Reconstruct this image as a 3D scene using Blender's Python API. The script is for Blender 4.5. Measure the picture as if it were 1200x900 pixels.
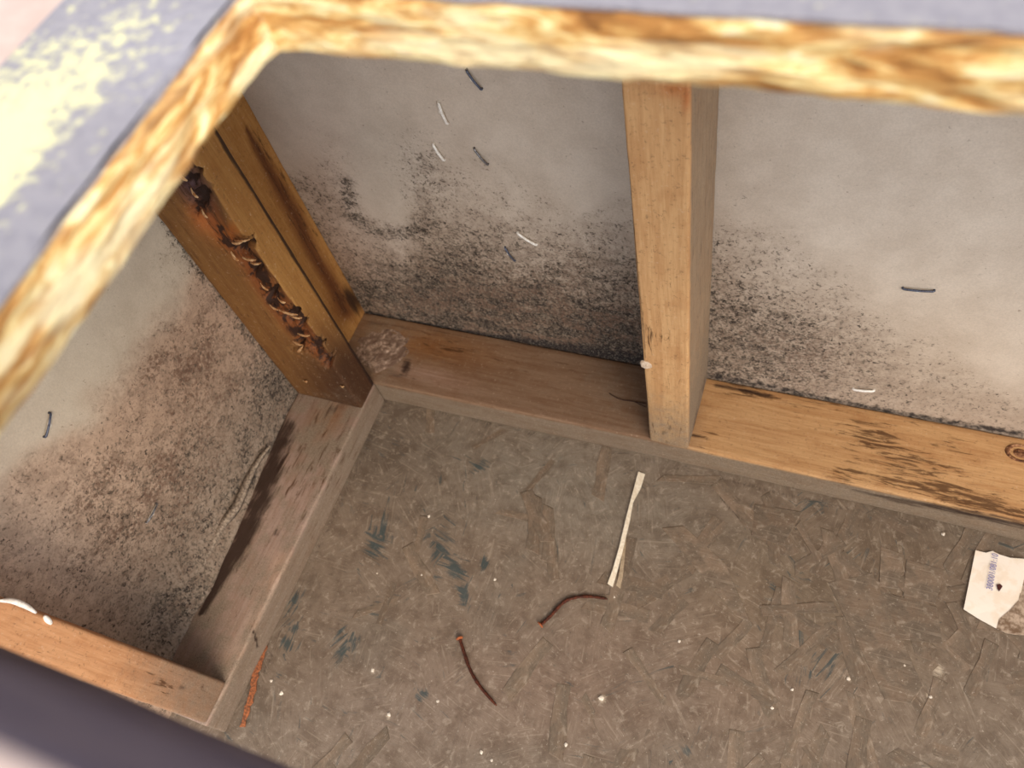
import bpy, bmesh, math, random
import numpy as np
from mathutils import Vector, Matrix, Euler
for o in list(bpy.data.objects): bpy.data.objects.remove(o)
S = bpy.context.scene
COL = S.collection
rnd = random.Random(7)

# ---------------------------------------------------------------- camera
CAM = np.array([0.4523, -0.3722, 0.7491]); ROT = (0.5615, 0.1825, 0.3441); FPX = 935.4
cd = bpy.data.cameras.new('camera'); co = bpy.data.objects.new('camera', cd); COL.objects.link(co)
co.location = CAM; co.rotation_euler = ROT
cd.sensor_fit = 'HORIZONTAL'; cd.sensor_width = 36; cd.lens = FPX/1200*36
cd.clip_start = 0.002; cd.clip_end = 100
cd.dof.use_dof = True; cd.dof.focus_distance = 0.62; cd.dof.aperture_fstop = 9
S.camera = co

# ---------------------------------------------------------------- light
w = bpy.data.worlds.new('sky'); S.world = w; w.use_nodes = True
bg = w.node_tree.nodes['Background']
bg.inputs[0].default_value = (0.86, 0.93, 1.0, 1); bg.inputs[1].default_value = 1.0
sd = bpy.data.lights.new('sun', 'SUN'); so = bpy.data.objects.new('sun', sd); COL.objects.link(so)
sd.energy = 2.0; sd.angle = math.radians(35); sd.color = (1.0, 0.86, 0.68)
so.location = (1.2, -2, 2.5)
so.rotation_euler = Vector((-0.62, 0.6, -0.62)).to_track_quat('-Z', 'Y').to_euler()
S.view_settings.view_transform = 'Standard'; S.view_settings.look = 'None'
S.view_settings.gamma = 1; S.view_settings.use_curve_mapping = False
S.view_settings.exposure = 0.65

# ---------------------------------------------------------------- maths helpers
M = np.array(Euler(ROT).to_matrix())
def pix(P):
    v = (np.asarray(P, float) - CAM) @ M
    d = np.where(-v[:, 2] < 1e-4, 1e-4, -v[:, 2])
    return 600 + FPX*v[:, 0]/d, 450 - FPX*v[:, 1]/d
def at(px, py, ax, val):                      # where the sight line of a measured point meets a real plane
    d = M @ np.array([(px-600)/FPX, -(py-450)/FPX, -1.0])
    t = (val - CAM[ax])/d[ax]
    return CAM + t*d
def lin(c):
    c = np.asarray(c, float)/255
    return np.where(c <= .04045, c/12.92, ((c+.055)/1.055)**2.4)
def vnoise(P, scale, seed=0, octv=3):
    P = np.asarray(P, float)
    tot = 0; amp = 1; nrm = 0
    for o in range(octv):
        Q = P*scale*(2**o) + seed*17.3 + o*5.1
        i = np.floor(Q).astype(np.int64); f = Q - i; f = f*f*(3-2*f)
        r = 0
        for dx in (0, 1):
            for dy in (0, 1):
                for dz in (0, 1):
                    h = (i[:, 0]+dx)*374761393 + (i[:, 1]+dy)*668265263 + (i[:, 2]+dz)*2147483647 + seed*97
                    h = (h ^ (h >> 13))*1274126177 & 0x7fffffff
                    h = (h ^ (h >> 16)) & 0xffff
                    r = r + (h/65535.)*np.where(dx, f[:, 0], 1-f[:, 0])*np.where(dy, f[:, 1], 1-f[:, 1])*np.where(dz, f[:, 2], 1-f[:, 2])
        tot = tot + amp*r; nrm += amp; amp *= .5
    return tot/nrm
def blob(X, Y, x, y, rx, ry, ang=0, p=2):
    a = math.radians(ang); dx = X-x; dy = Y-y
    u = (dx*math.cos(a)+dy*math.sin(a))/rx; v = (-dx*math.sin(a)+dy*math.cos(a))/ry
    return np.exp(-(u*u+v*v)**(p/2)*.9)
def stroke(X, Y, pts, wd, p=2):
    best = np.full(X.shape, 1e9)
    for k in range(len(pts)-1):
        (x0, y0), (x1, y1) = pts[k][:2], pts[k+1][:2]
        L = (x1-x0)**2+(y1-y0)**2
        t = np.clip(((X-x0)*(x1-x0)+(Y-y0)*(y1-y0))/L, 0, 1)
        w0 = pts[k][2] if len(pts[k]) > 2 else wd; w1 = pts[k+1][2] if len(pts[k+1]) > 2 else wd
        d = np.hypot(X-x0-t*(x1-x0), Y-y0-t*(y1-y0))/(w0+(w1-w0)*t)
        best = np.minimum(best, d)
    return np.exp(-best**p)
def interp(X, pts):
    return np.interp(X, [p[0] for p in pts], [p[1] for p in pts])
def ss(x, a, b):
    t = np.clip((x-a)/(b-a), 0, 1); return t*t*(3-2*t)

# ---------------------------------------------------------------- object helpers
def obj(name, V, F, mat, parent=None, loc=(0, 0, 0), smooth=False):
    me = bpy.data.meshes.new(name)
    L = np.array(loc, float)
    me.from_pydata([tuple(v) for v in (np.asarray(V, float)-L)], [], F)
    me.update()
    if mat: me.materials.append(mat)
    if smooth: me.shade_smooth()
    o = bpy.data.objects.new(name, me); COL.objects.link(o)
    if parent is not None:
        o.parent = parent
        o.location = L - np.array(parent['base']) if 'base' in parent else L
    else: o.location = L
    return o
def tag(o, label=None, cat=None, group=None, kind=None):
    if label: o['label'] = label
    if cat: o['category'] = cat
    if group: o['group'] = group
    if kind: o['kind'] = kind
    return o
BASE = {}
def thing(name, loc, label, cat, group=None):
    o = bpy.data.objects.new(name, None); COL.objects.link(o); o.location = loc
    o.empty_display_size = .02
    BASE[o.name] = np.array(loc, float)
    return tag(o, label, cat, group)
def part(name, V, F, mat, parent, smooth=False):
    b = BASE.get(parent.name, np.array(parent.location))
    me = bpy.data.meshes.new(name); me.from_pydata([tuple(v) for v in (np.asarray(V, float)-b)], [], F); me.update()
    if mat: me.materials.append(mat)
    if smooth: me.shade_smooth()
    o = bpy.data.objects.new(name, me); COL.objects.link(o); o.parent = parent
    return o
def setattr_col(o, name, A):
    a = o.data.attributes.new(name, 'FLOAT_COLOR', 'POINT')
    A = np.clip(A, 0, None)
    if A.shape[1] == 3: A = np.c_[A, np.ones(len(A))]
    a.data.foreach_set('color', A.astype(np.float32).ravel())
def paint(o, V, fn):
    """fn(P, X, Y) -> tint (n,3 sRGB 0..255), mask (n,4): surface colour and dirt, with some light and shade painted in"""
    V = np.asarray(V, float); X, Y = pix(V)
    t, m = fn(V, X, Y)
    setattr_col(o, 'tint', lin(t)); setattr_col(o, 'mask', m)

def rbox(L, r, step):
    """rounded box surface grid in [0,L]^3: returns unit coords verts and faces"""
    ax = []
    for l, s in zip(L, step if hasattr(step, '__len__') else (step,)*3):
        rr = min(r, l*.3); n = max(1, int(round((l-2*rr)/s)))
        c = [0, rr*.5] + list(np.linspace(rr, l-rr, n+1)) + [l-rr*.5, l]
        ax.append(c)
    idx = {}; V = []; F = []
    n = [len(a)-1 for a in ax]
    def vid(i, j, k):
        key = (i, j, k)
        if key not in idx:
            idx[key] = len(V); V.append((ax[0][i], ax[1][j], ax[2][k]))
        return idx[key]
    for i in range(n[0]):
        for j in range(n[1]):
            F.append((vid(i, j, 0), vid(i, j+1, 0), vid(i+1, j+1, 0), vid(i+1, j, 0)))
            F.append((vid(i, j, n[2]), vid(i+1, j, n[2]), vid(i+1, j+1, n[2]), vid(i, j+1, n[2])))
    for i in range(n[0]):
        for k in range(n[2]):
            F.append((vid(i, 0, k), vid(i+1, 0, k), vid(i+1, 0, k+1), vid(i, 0, k+1)))
            F.append((vid(i, n[1], k), vid(i, n[1], k+1), vid(i+1, n[1], k+1), vid(i+1, n[1], k)))
    for j in range(n[1]):
        for k in range(n[2]):
            F.append((vid(0, j, k), vid(0, j, k+1), vid(0, j+1, k+1), vid(0, j+1, k)))
            F.append((vid(n[0], j, k), vid(n[0], j+1, k), vid(n[0], j+1, k+1), vid(n[0], j, k+1)))
    V = np.array(V); Lh = np.array(L, float)
    rr = np.minimum(r, Lh*.3)
    q = np.clip(V, rr, Lh-rr); d = (V-q)/rr
    ln = np.linalg.norm(d, axis=1); s = np.abs(d).max(axis=1)
    k = np.where(ln > 1e-9, 1/np.maximum(ln, 1e-9)*s, 0)[:, None]
    V = q + d*k*rr
    return V, F
def member(name, lo, hi, r, step, mat, parent=None, warp=None, rough=.0004, seed=1, loc=None):
    lo = np.array(lo, float); hi = np.array(hi, float)
    V, F = rbox(hi-lo, r, step); V = V+lo
    c = (lo+hi)/2; nd = V-c; nd /= np.maximum(np.linalg.norm(nd/(hi-lo)*1.0, axis=1), 1e-6)[:, None]
    if rough:
        e = np.stack([vnoise(V, 60, seed+q, 3)-.5 for q in range(3)], 1)*2*rough
        V = V+e
    if warp: V = warp(V)
    if loc is None: loc = ((lo[0]+hi[0])/2, (lo[1]+hi[1])/2, lo[2])
    o = obj(name, V, F, mat, parent, loc, smooth=True) if parent is None else part(name, V, F, mat, parent, True)
    return o, V

# ---------------------------------------------------------------- materials
class NT:
    def __init__(s, name):
        s.m = bpy.data.materials.new(name); s.m.use_nodes = True
        s.t = s.m.node_tree; s.n = s.t.nodes; s.b = s.n['Principled BSDF']
        s.b.inputs['Roughness'].default_value = .85
        s.b.inputs['Specular IOR Level'].default_value = .3
        s.co = s.n.new('ShaderNodeTexCoord').outputs['Object']
    def link(s, a, b): s.t.links.new(a, b)
    def val(s, sock, v):
        if isinstance(v, bpy.types.NodeSocket): s.link(v, sock)
        else: sock.default_value = v
    def math(s, op, a, b=0., c=0., clamp=False):
        n = s.n.new('ShaderNodeMath'); n.operation = op; n.use_clamp = clamp
        s.val(n.inputs[0], a); s.val(n.inputs[1], b); s.val(n.inputs[2], c); return n.outputs[0]
    def attr(s, name):
        n = s.n.new('ShaderNodeAttribute'); n.attribute_name = name; return n.outputs['Color']
    def sep(s, c):
        n = s.n.new('ShaderNodeSeparateColor'); s.link(c, n.inputs[0]); return n.outputs
    def scale(s, v, sc, rot=(0, 0, 0)):
        n = s.n.new('ShaderNodeMapping'); s.link(v, n.inputs[0]); n.inputs['Scale'].default_value = sc
        n.inputs['Rotation'].default_value = rot; return n.outputs[0]
    def noise(s, v, sc, det=3, rough=.55, dist=0, off=None):
        n = s.n.new('ShaderNodeTexNoise'); s.link(v, n.inputs['Vector'])
        n.inputs['Scale'].default_value = sc; n.inputs['Detail'].default_value = det
        n.inputs['Roughness'].default_value = rough; n.inputs['Distortion'].default_value = dist
        return n.outputs['Fac']
    def vor(s, v, sc, feat='F1', out='Distance', rnd_=1):
        n = s.n.new('ShaderNodeTexVoronoi'); s.link(v, n.inputs['Vector']); n.feature = feat
        n.inputs['Scale'].default_value = sc; n.inputs['Randomness'].default_value = rnd_; return n.outputs[out]
    def mr(s, v, a, b, c=0., d=1., smooth=True):
        n = s.n.new('ShaderNodeMapRange'); n.interpolation_type = 'SMOOTHSTEP' if smooth else 'LINEAR'
        s.val(n.inputs[0], v); 
        for i, q in enumerate((a, b, c, d)): s.val(n.inputs[1+i], q)
        return n.outputs[0]
    def mix(s, f, a, b, mode='MIX'):
        n = s.n.new('ShaderNodeMix'); n.data_type = 'RGBA'; n.blend_type = mode
        s.val(n.inputs[0], f)
        for q, v in ((6, a), (7, b)):
            if isinstance(v, bpy.types.NodeSocket): s.link(v, n.inputs[q])
            else:
                v = tuple(v); n.inputs[q].default_value = v if len(v) == 4 else (*v, 1)
        return n.outputs[2]
    def ramp(s, f, stops):
        n = s.n.new('ShaderNodeValToRGB'); s.link(f, n.inputs[0]); e = n.color_ramp.elements
        while len(e) < len(stops): e.new(.5)
        for q, (p, c) in enumerate(stops): e[q].position = p; e[q].color = (*[float(x) for x in lin(c)], 1)
        return n.outputs[0]
    def bump(s, h, st=.3, dist=.001, prev=None):
        n = s.n.new('ShaderNodeBump'); n.inputs['Strength'].default_value = st; n.inputs['Distance'].default_value = dist
        s.link(h, n.inputs['Height'])
        if prev: s.link(prev, n.inputs['Normal'])
        return n.outputs[0]
    def done(s, col, nrm=None, rough=None):
        s.val(s.b.inputs['Base Color'], col) if isinstance(col, bpy.types.NodeSocket) else setattr(s.b.inputs['Base Color'], 'default_value', (*[float(x) for x in lin(col)], 1))
        if nrm: s.link(nrm, s.b.inputs['Normal'])
        if rough is not None: s.val(s.b.inputs['Roughness'], rough)
        return s.m
def lc(c): return tuple(float(x) for x in lin(c))

def board_mat(name, dark=(38, 30, 26)):
    """wall board: tint, mask r = mould speckle density, g = solid mould smear, b = brown speckle, a = fuzz"""
    s = NT(name); t = s.attr('tint'); mk = s.sep(s.attr('mask'))
    n1 = s.noise(s.co, 330, 2.5, .6); n2 = s.noise(s.co, 120, 4, .65); n3 = s.noise(s.co, 30, 4, .6); n4 = s.noise(s.co, 700, 2, .6)
    col = s.mix(s.mr(n3, .3, .7, 0, .22), t, s.mix(1, t, lc((175, 160, 145)), 'MULTIPLY'))
    col = s.mix(s.mr(n4, .35, .65, 0, .12), col, lc((120, 108, 98)))
    # brown mottling
    mo = s.noise(s.co, 75, 6, .72, .5); both = s.math('ADD', mk[0], mk[2], 0, True)
    col = s.mix(s.math('MULTIPLY', s.mr(mo, .40, .62, 0, .62), both), col, lc((112, 92, 78)))
    col = s.mix(s.math('MULTIPLY', s.mr(s.noise(s.co, 380, 4, .7), .48, .64, 0, .5), both), col, lc((98, 78, 64)))
    nb = s.math('ADD', s.noise(s.co, 230, 4, .68, .4), s.math('MULTIPLY', mk[2], .2))
    col = s.mix(s.mr(nb, .62, .78, 0, .6), col, lc((84, 54, 40)))
    # black speckle, two sizes
    a = s.math('ADD', s.math('ADD', s.math('MULTIPLY', n1, .62), s.math('MULTIPLY', n2, .38)), s.math('MULTIPLY', mk[0], .15))
    on = s.mr(mk[0], .02, .22)
    col = s.mix(s.math('MULTIPLY', s.mr(a, .57, .70, 0, .76), on), col, lc((84, 74, 64)))
    a2 = s.math('ADD', s.noise(s.co, 210, 3, .7, .8), s.math('MULTIPLY', mk[0], .19))
    col = s.mix(s.math('MULTIPLY', s.mr(a2, .655, .765, 0, .88), s.mr(on, 0, 1, .25, 1)), col, lc(dark))
    g = s.math('ADD', s.math('MULTIPLY', s.math('SUBTRACT', n2, .5), 1.3), mk[1])
    col = s.mix(s.mr(g, .35, .85, 0, .93), col, lc((30, 25, 26)))
    # pale fuzz over the mould
    fz = s.math('MULTIPLY', s.mr(s.noise(s.co, 420, 2, .7), .52, .64), s.mr(mk[0], .45, 1, 0, .38))
    col = s.mix(fz, col, lc((165, 150, 135)))
    b = s.bump(n1, .25, .0006); b = s.bump(n3, .25, .002, b)
    return s.done(col, b, .9)
def wood_mat(name, axis, contrast=.5, knots=False):
    """sawn timber: tint, mask r = dark streaky mould, g = solid dark stain and painted edge shadow, b = grey dust"""
    s = NT(name); t = s.attr('tint'); mk = s.sep(s.attr('mask'))
    k = [1, 1, 1]; k[axis] = .07
    v = s.scale(s.co, tuple(k))
    f = [1, 1, 1]; f[axis] = .13; v2 = s.scale(s.co, tuple(f))
    g1 = s.noise(v, 190, 4, .6, .3); g2 = s.noise(v, 620, 2, .6); g3 = s.noise(v2, 260, 4, .7, .6); n = s.noise(s.co, 40, 4, .6); fn = s.noise(s.co, 600, 2, .6)
    col = s.mix(s.mr(g1, .35, .68, 0, contrast), t, s.mix(1, t, lc((205, 178, 152)), 'MULTIPLY'))
    col = s.mix(s.mr(g2, .4, .66, 0, contrast*.5), col, s.mix(1, t, lc((186, 164, 142)), 'MULTIPLY'))
    sp = s.noise(s.co, 300, 4, .7)
    col = s.mix(s.mr(sp, .56, .70, 0, .5), col, lc((96, 70, 50)))
    col = s.mix(s.mr(sp, .40, .30, 0, .3), col, lc((214, 190, 164)))
    col = s.mix(s.mr(n, .5, .7, 0, .3), col, s.mix(1, col, lc((215, 190, 165)), 'MULTIPLY'))
    dust = s.math('ADD', s.math('MULTIPLY', s.math('SUBTRACT', s.noise(s.co, 90, 5, .65), .5), .9), mk[2])
    col = s.mix(s.mr(dust, .1, 1.0, 0, .92), col, s.mix(s.mr(fn, .3, .7), lc((142, 126, 108)), lc((112, 98, 84))))
    a = s.math('ADD', g3, s.math('MULTIPLY', mk[0], .30))
    col = s.mix(s.mr(a, .64, .80, 0, .85), col, lc((72, 42, 18)))
    g = s.math('ADD', s.math('MULTIPLY', s.math('SUBTRACT', g3, .5), 1.0), mk[1])
    col = s.mix(s.mr(g, .35, .9, 0, .93), col, lc((42, 24, 16)))
    b = s.bump(g1, .2, .0006); b = s.bump(fn, .2, .0004, b)
    return s.done(col, b, .72)
def cut_osb_mat(name, k):
    s = NT(name)
    v = s.scale(s.co, k)
    n1 = s.noise(v, 170, 4, .62, 1.3); n2 = s.noise(v, 420, 3, .6, .5); n3 = s.noise(v, 70, 3, .6, .8)
    col = s.ramp(n1, [(0.30, (128, 84, 44)), (.42, (192, 136, 74)), (.5, (222, 176, 108)), (.58, (246, 222, 160)), (.7, (255, 246, 214))])
    col = s.mix(s.mr(n3, .46, .66, 0, .75), col, lc((255, 243, 200)))
    col = s.mix(s.mr(n2, .52, .7, 0, .45), col, lc((168, 112, 62)))
    b = s.bump(n1, .6, .002); b = s.bump(n2, .5, .001, b)
    return s.done(col, b, .6)
def deck_mat():
    s = NT('weathered_grey_panel_face'); t = s.attr('tint')
    n = s.noise(s.co, 200, 6, .68, .2); n2 = s.noise(s.co, 240, 4, .6); mk = s.sep(s.attr('mask'))
    col = s.mix(s.mr(n2, .4, .65, 0, .3), t, s.mix(1, t, lc((190, 190, 205)), 'MULTIPLY'))
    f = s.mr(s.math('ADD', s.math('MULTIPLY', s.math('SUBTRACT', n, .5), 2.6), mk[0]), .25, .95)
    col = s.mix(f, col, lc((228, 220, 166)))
    b = s.bump(n2, .35, .001); b = s.bump(n, .3, .002, b)
    return s.done(col, b, .65)
def floor_mat(name, use_attr=True, obj_rand=False):
    s = NT(name)
    if use_attr:
        t = s.attr('tint'); mk = s.sep(s.attr('mask'))
    oi = s.n.new('ShaderNodeObjectInfo')
    wn = s.n.new('ShaderNodeTexNoise'); wn.inputs['Scale'].default_value = 40; wn.inputs['Detail'].default_value = 3; s.link(s.co, wn.inputs['Vector'])
    wa = s.n.new('ShaderNodeVectorMath'); wa.operation = 'MULTIPLY_ADD'; s.link(wn.outputs['Color'], wa.inputs[0]); wa.inputs[1].default_value = (.035, .035, 0); s.link(s.co, wa.inputs[2])
    vc = s.vor(s.scale(wa.outputs[0], (1, 1, .01)), 26, 'F1', 'Color')
    sc = s.sep(vc)
    if obj_rand: vv = s.co
    elif False: pass
    else:
        dn = s.noise(s.co, 30, 2, .5)
        r = s.n.new('ShaderNodeVectorRotate'); r.rotation_type = 'Z_AXIS'
        s.link(s.co, r.inputs['Vector']); s.link(s.math('MULTIPLY', sc[0], 6.28), r.inputs['Angle']); vv = r.outputs[0]
    st = s.scale(vv, (.12, 1, 1))
    g1 = s.noise(st, 420, 5, .7, 1.2); g2 = s.noise(s.co, 45, 5, .62); g3 = s.noise(s.co, 380, 3, .65)
    sv = s.scale(vv, (.05, 1, 1)); scr = s.noise(sv, 420, 2, .5, .4)
    if not use_attr:
        t = s.mix(oi.outputs['Random'], lc((112, 94, 78)), lc((134, 114, 96)))
        t = s.mix(s.mr(g2, .4, .6, 0, .5), t, lc((122, 112, 99)))
    col = s.mix(s.mr(g1, .38, .64, 0, .26 if not obj_rand else .4), t, s.mix(1, t, lc((178, 158, 140)), 'MULTIPLY'))
    col = s.mix(s.mr(g2, .42, .66, 0, .6), col, s.mix(1, t, lc((190, 180, 172)), 'MULTIPLY'))
    g5 = s.noise(s.co, 130, 5, .72, .6)
    col = s.mix(s.mr(g5, .52, .66, 0, .38), col, lc((96, 82, 68)))
    col = s.mix(s.mr(g5, .46, .34, 0, .34), col, lc((178, 162, 144)))
    col = s.mix(s.mr(scr, .6, .7, 0, .2), col, lc((188, 170, 150)))
    col = s.mix(s.mr(g3, .62, .72, 0, .6), col, lc((70, 58, 48)))
    col = s.mix(s.mr(g3, .36, .28, 0, .5), col, lc((196, 182, 165)))
    if use_attr:
        a = s.math('ADD', s.noise(st, 200, 4, .65, .8), s.math('MULTIPLY', mk[0], .30))
        col = s.mix(s.mr(a, .60, .76, 0, .75), col, lc((40, 62, 66)))
        g = s.math('ADD', s.math('MULTIPLY', s.math('SUBTRACT', g1, .5), 1.2), mk[1])
        col = s.mix(s.mr(g, .35, .85, 0, .9), col, lc((58, 46, 38)))
        l = s.math('ADD', s.math('MULTIPLY', s.math('SUBTRACT', g1, .5), 1.2), mk[2])
        col = s.mix(s.mr(l, .4, .9, 0, .8), col, lc((196, 178, 156)))
    b = s.bump(g1, .4, .0008); b = s.bump(g3, .3, .0005, b)
    return s.done(col, b, .8)
def plain(name, c, c2=None, sc=200, rough=.8, metal=0, bump=.3):
    s = NT(name); n = s.noise(s.co, sc, 4, .6)
    col = s.mix(s.mr(n, .35, .65), lc(c), lc(c2 or c)); s.b.inputs['Metallic'].default_value = metal
    return s.done(col, s.bump(n, bump, .0006), rough)

m_wall = board_mat('mouldy_wall_board')
m_wx = wood_mat('timber_grain_along_x', 0, .5); m_wy = wood_mat('timber_grain_along_y', 1, .4); m_wz = wood_mat('timber_grain_upright', 2, .4)
m_cut = cut_osb_mat('cut_edge_of_strand_board_long', (.22, 1, 1)); m_cuty = cut_osb_mat('cut_edge_of_strand_board_side', (1, .22, 1))
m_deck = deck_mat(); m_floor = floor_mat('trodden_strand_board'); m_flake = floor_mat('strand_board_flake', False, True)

Z0, T, W, ZR = 0.0, .040, .089, .6182
FL = -T
# ================================================================ structure
def grid(P00, P10, P01, nu, nv):
    P00, P10, P01 = [np.array(p, float) for p in (P00, P10, P01)]
    U, Vv = np.meshgrid(np.linspace(0, 1, nu+1), np.linspace(0, 1, nv+1), indexing='ij')
    V = P00 + U.reshape(-1, 1)*(P10-P00) + Vv.reshape(-1, 1)*(P01-P00)
    F = [(i*(nv+1)+j, (i+1)*(nv+1)+j, (i+1)*(nv+1)+j+1, i*(nv+1)+j+1) for i in range(nu) for j in range(nv)]
    return V, F
def slab(P00, P10, P01, nu, nv, th):
    """grid front plus a thin back, th = vector to the back side"""
    V, F = grid(P00, P10, P01, nu, nv); n = len(V)
    B = np.array([V[0], V[nu*(nv+1)], V[-1], V[nv]]) + np.array(th)
    c = [0, nu*(nv+1), n-1, nv]
    V2 = np.r_[V, B]
    e1 = [i*(nv+1) for i in range(nu+1)]; e3 = [i*(nv+1)+nv for i in range(nu, -1, -1)]
    e2 = [nu*(nv+1)+j for j in range(nv+1)]; e4 = [j for j in range(nv, -1, -1)]
    F += [tuple([n, n+3, n+2, n+1])]
    F += [tuple(e1[::-1]+[n, n+1]), tuple(e2[::-1]+[n+1, n+2]), tuple(e3[::-1]+[n+2, n+3]), tuple(e4[::-1]+[n+3, n])]
    return V2, F

# ---- back wall: mould field measured over the two bays
def paint_back(P, X, Y):
    n = vnoise(P, 28, 3, 4)-.5; n2 = vnoise(P, 9, 5, 3)-.5
    Yw = Y + n*90 + n2*60
    left = X < 790
    top = np.where(left, interp(X, [(250, 165), (330, 185), (380, 175), (410, 225), (470, 262), (495, 170), (540, 180), (600, 215), (680, 225), (760, 225)]),
                   interp(X, [(800, 215), (850, 222), (900, 245), (960, 275), (1010, 310), (1090, 365), (1200, 440), (1400, 520)]))
    bot = np.where(left, interp(X, [(250, 330), (430, 372), (600, 398), (750, 425)]), interp(X, [(830, 445), (1000, 474), (1200, 512)]))
    h = np.clip((Yw-top)/np.maximum(bot-top, 30), -1, 1.3)
    r = ss(h, -.12, .75)
    r = np.where(left, r*.95, r*interp(X, [(820, .95), (900, .85), (960, .62), (1040, .42), (1200, .25)]))
    # clear oval and the arc round it
    oval = blob(X, Y, 452, 195, 46, 62, 0, 4)
    r = r*(1-.9*oval)
    arc = stroke(X, Y, [(405, 215, 9), (412, 250, 12), (432, 268, 11), (470, 276, 10), (512, 262, 9)], 10)
    r = np.maximum(r, arc*1.0)
    r = np.maximum(r, blob(X, Y, 500, 215, 30, 50, -20)*.62)
    r = np.maximum(r, blob(X, Y, 388, 215, 22, 45, 0)*.4)
    r = r*(1-.35*blob(X, Y, 400, 300, 50, 35))
    r = np.maximum(r, blob(X, Y, 700, 370, 90, 55, 8)*.98)
    r = np.maximum(r, blob(X, Y, 870, 425, 70, 45, 8)*.8)
    deep = left*ss(h, .45, 1.0)*(.5+.5*ss(X, 420, 700))
    blot = ss(vnoise(P*np.array([.55, 1, 1.3]), 75, 61, 4), .47, .62)
    r = r*(.78+.3*blot)+.3*deep*blot
    g = stroke(X, Y, [(430, 366, 4), (480, 378, 5), (560, 392, 6), (640, 404, 9), (700, 414, 13), (746, 420, 13)], 8)*.85
    g = np.maximum(g, blob(X, Y, 710, 395, 60, 22, 10)*.55)
    g = np.maximum(g, stroke(X, Y, [(440, 330, 3), (500, 340, 4), (560, 352, 4), (620, 380, 3)], 5)*.42)
    g = np.maximum(g, blob(X, Y, 600, 352, 26, 9, 10)*.5)
    g = np.maximum(g, blob(X, Y, 425, 340, 16, 50, -25)*.45)
    g = np.maximum(g, stroke(X, Y, [(832, 440, 5), (900, 452, 4), (1000, 474, 4), (1060, 486, 5), (1200, 509, 6)], 5)*.75)
    g = np.maximum(g, stroke(X, Y, [(742, 240, 2.5), (746, 420, 3)], 3)*.55)
    b = blob(X, Y, 640, 340, 120, 45, 5)*.75 + blob(X, Y, 920, 410, 90, 35, 12)*.8 + blob(X, Y, 480, 340, 80, 25, 10)*.45
    g = np.maximum(g, deep*(.16+.32*blot))
    b = b+deep*(.5+.9*(1-blot))
    g = np.maximum(g, arc*.22); g = np.maximum(g, stroke(X, Y, [(660, 330, 20), (735, 390, 26)], 20)*.3)
    clean = np.array([208., 194, 180]); pink = np.array([194., 166, 148]); brown = np.array([148., 127, 108])
    t = np.tile(clean, (len(P), 1))
    f = (ss(h, -.1, .8)*.72+deep*.2)[:, None]
    f = np.where(left[:, None], f, f*.75)
    t = t*(1-f)+brown*f
    f = (blob(X, Y, 385, 230, 40, 110, -15)*.55 + blob(X, Y, 420, 310, 60, 40, 0)*.35)[:, None]; f = np.clip(f, 0, 1)
    t = t*(1-f)+pink*f
    f = (blob(X, Y, 1120, 420, 170, 90, 15)*.4)[:, None]
    t = t*(1-f)+np.array([214., 190, 164])*f
    f = (oval*.35)[:, None]; t = t*(1-f)+np.array([190., 178, 164])*f
    return t, np.c_[r, g, b, np.ones(len(P))]
V, F = slab((-.12, W+.0005, FL), (1.1, W+.0005, FL), (-.12, W+.0005, ZR), 300, 165, (0, .013, 0))
V[:, 1] += np.where(V[:, 1] < W+.005, (vnoise(V, 12, 9)-.5)*.0012, 0)
wall_back = tag(obj('wall_back', V, F, m_wall, None, (.5, W, FL)), 'pale wall board at the back, black mould rising from its foot', kind='structure')
paint(wall_back, V, paint_back)

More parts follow.
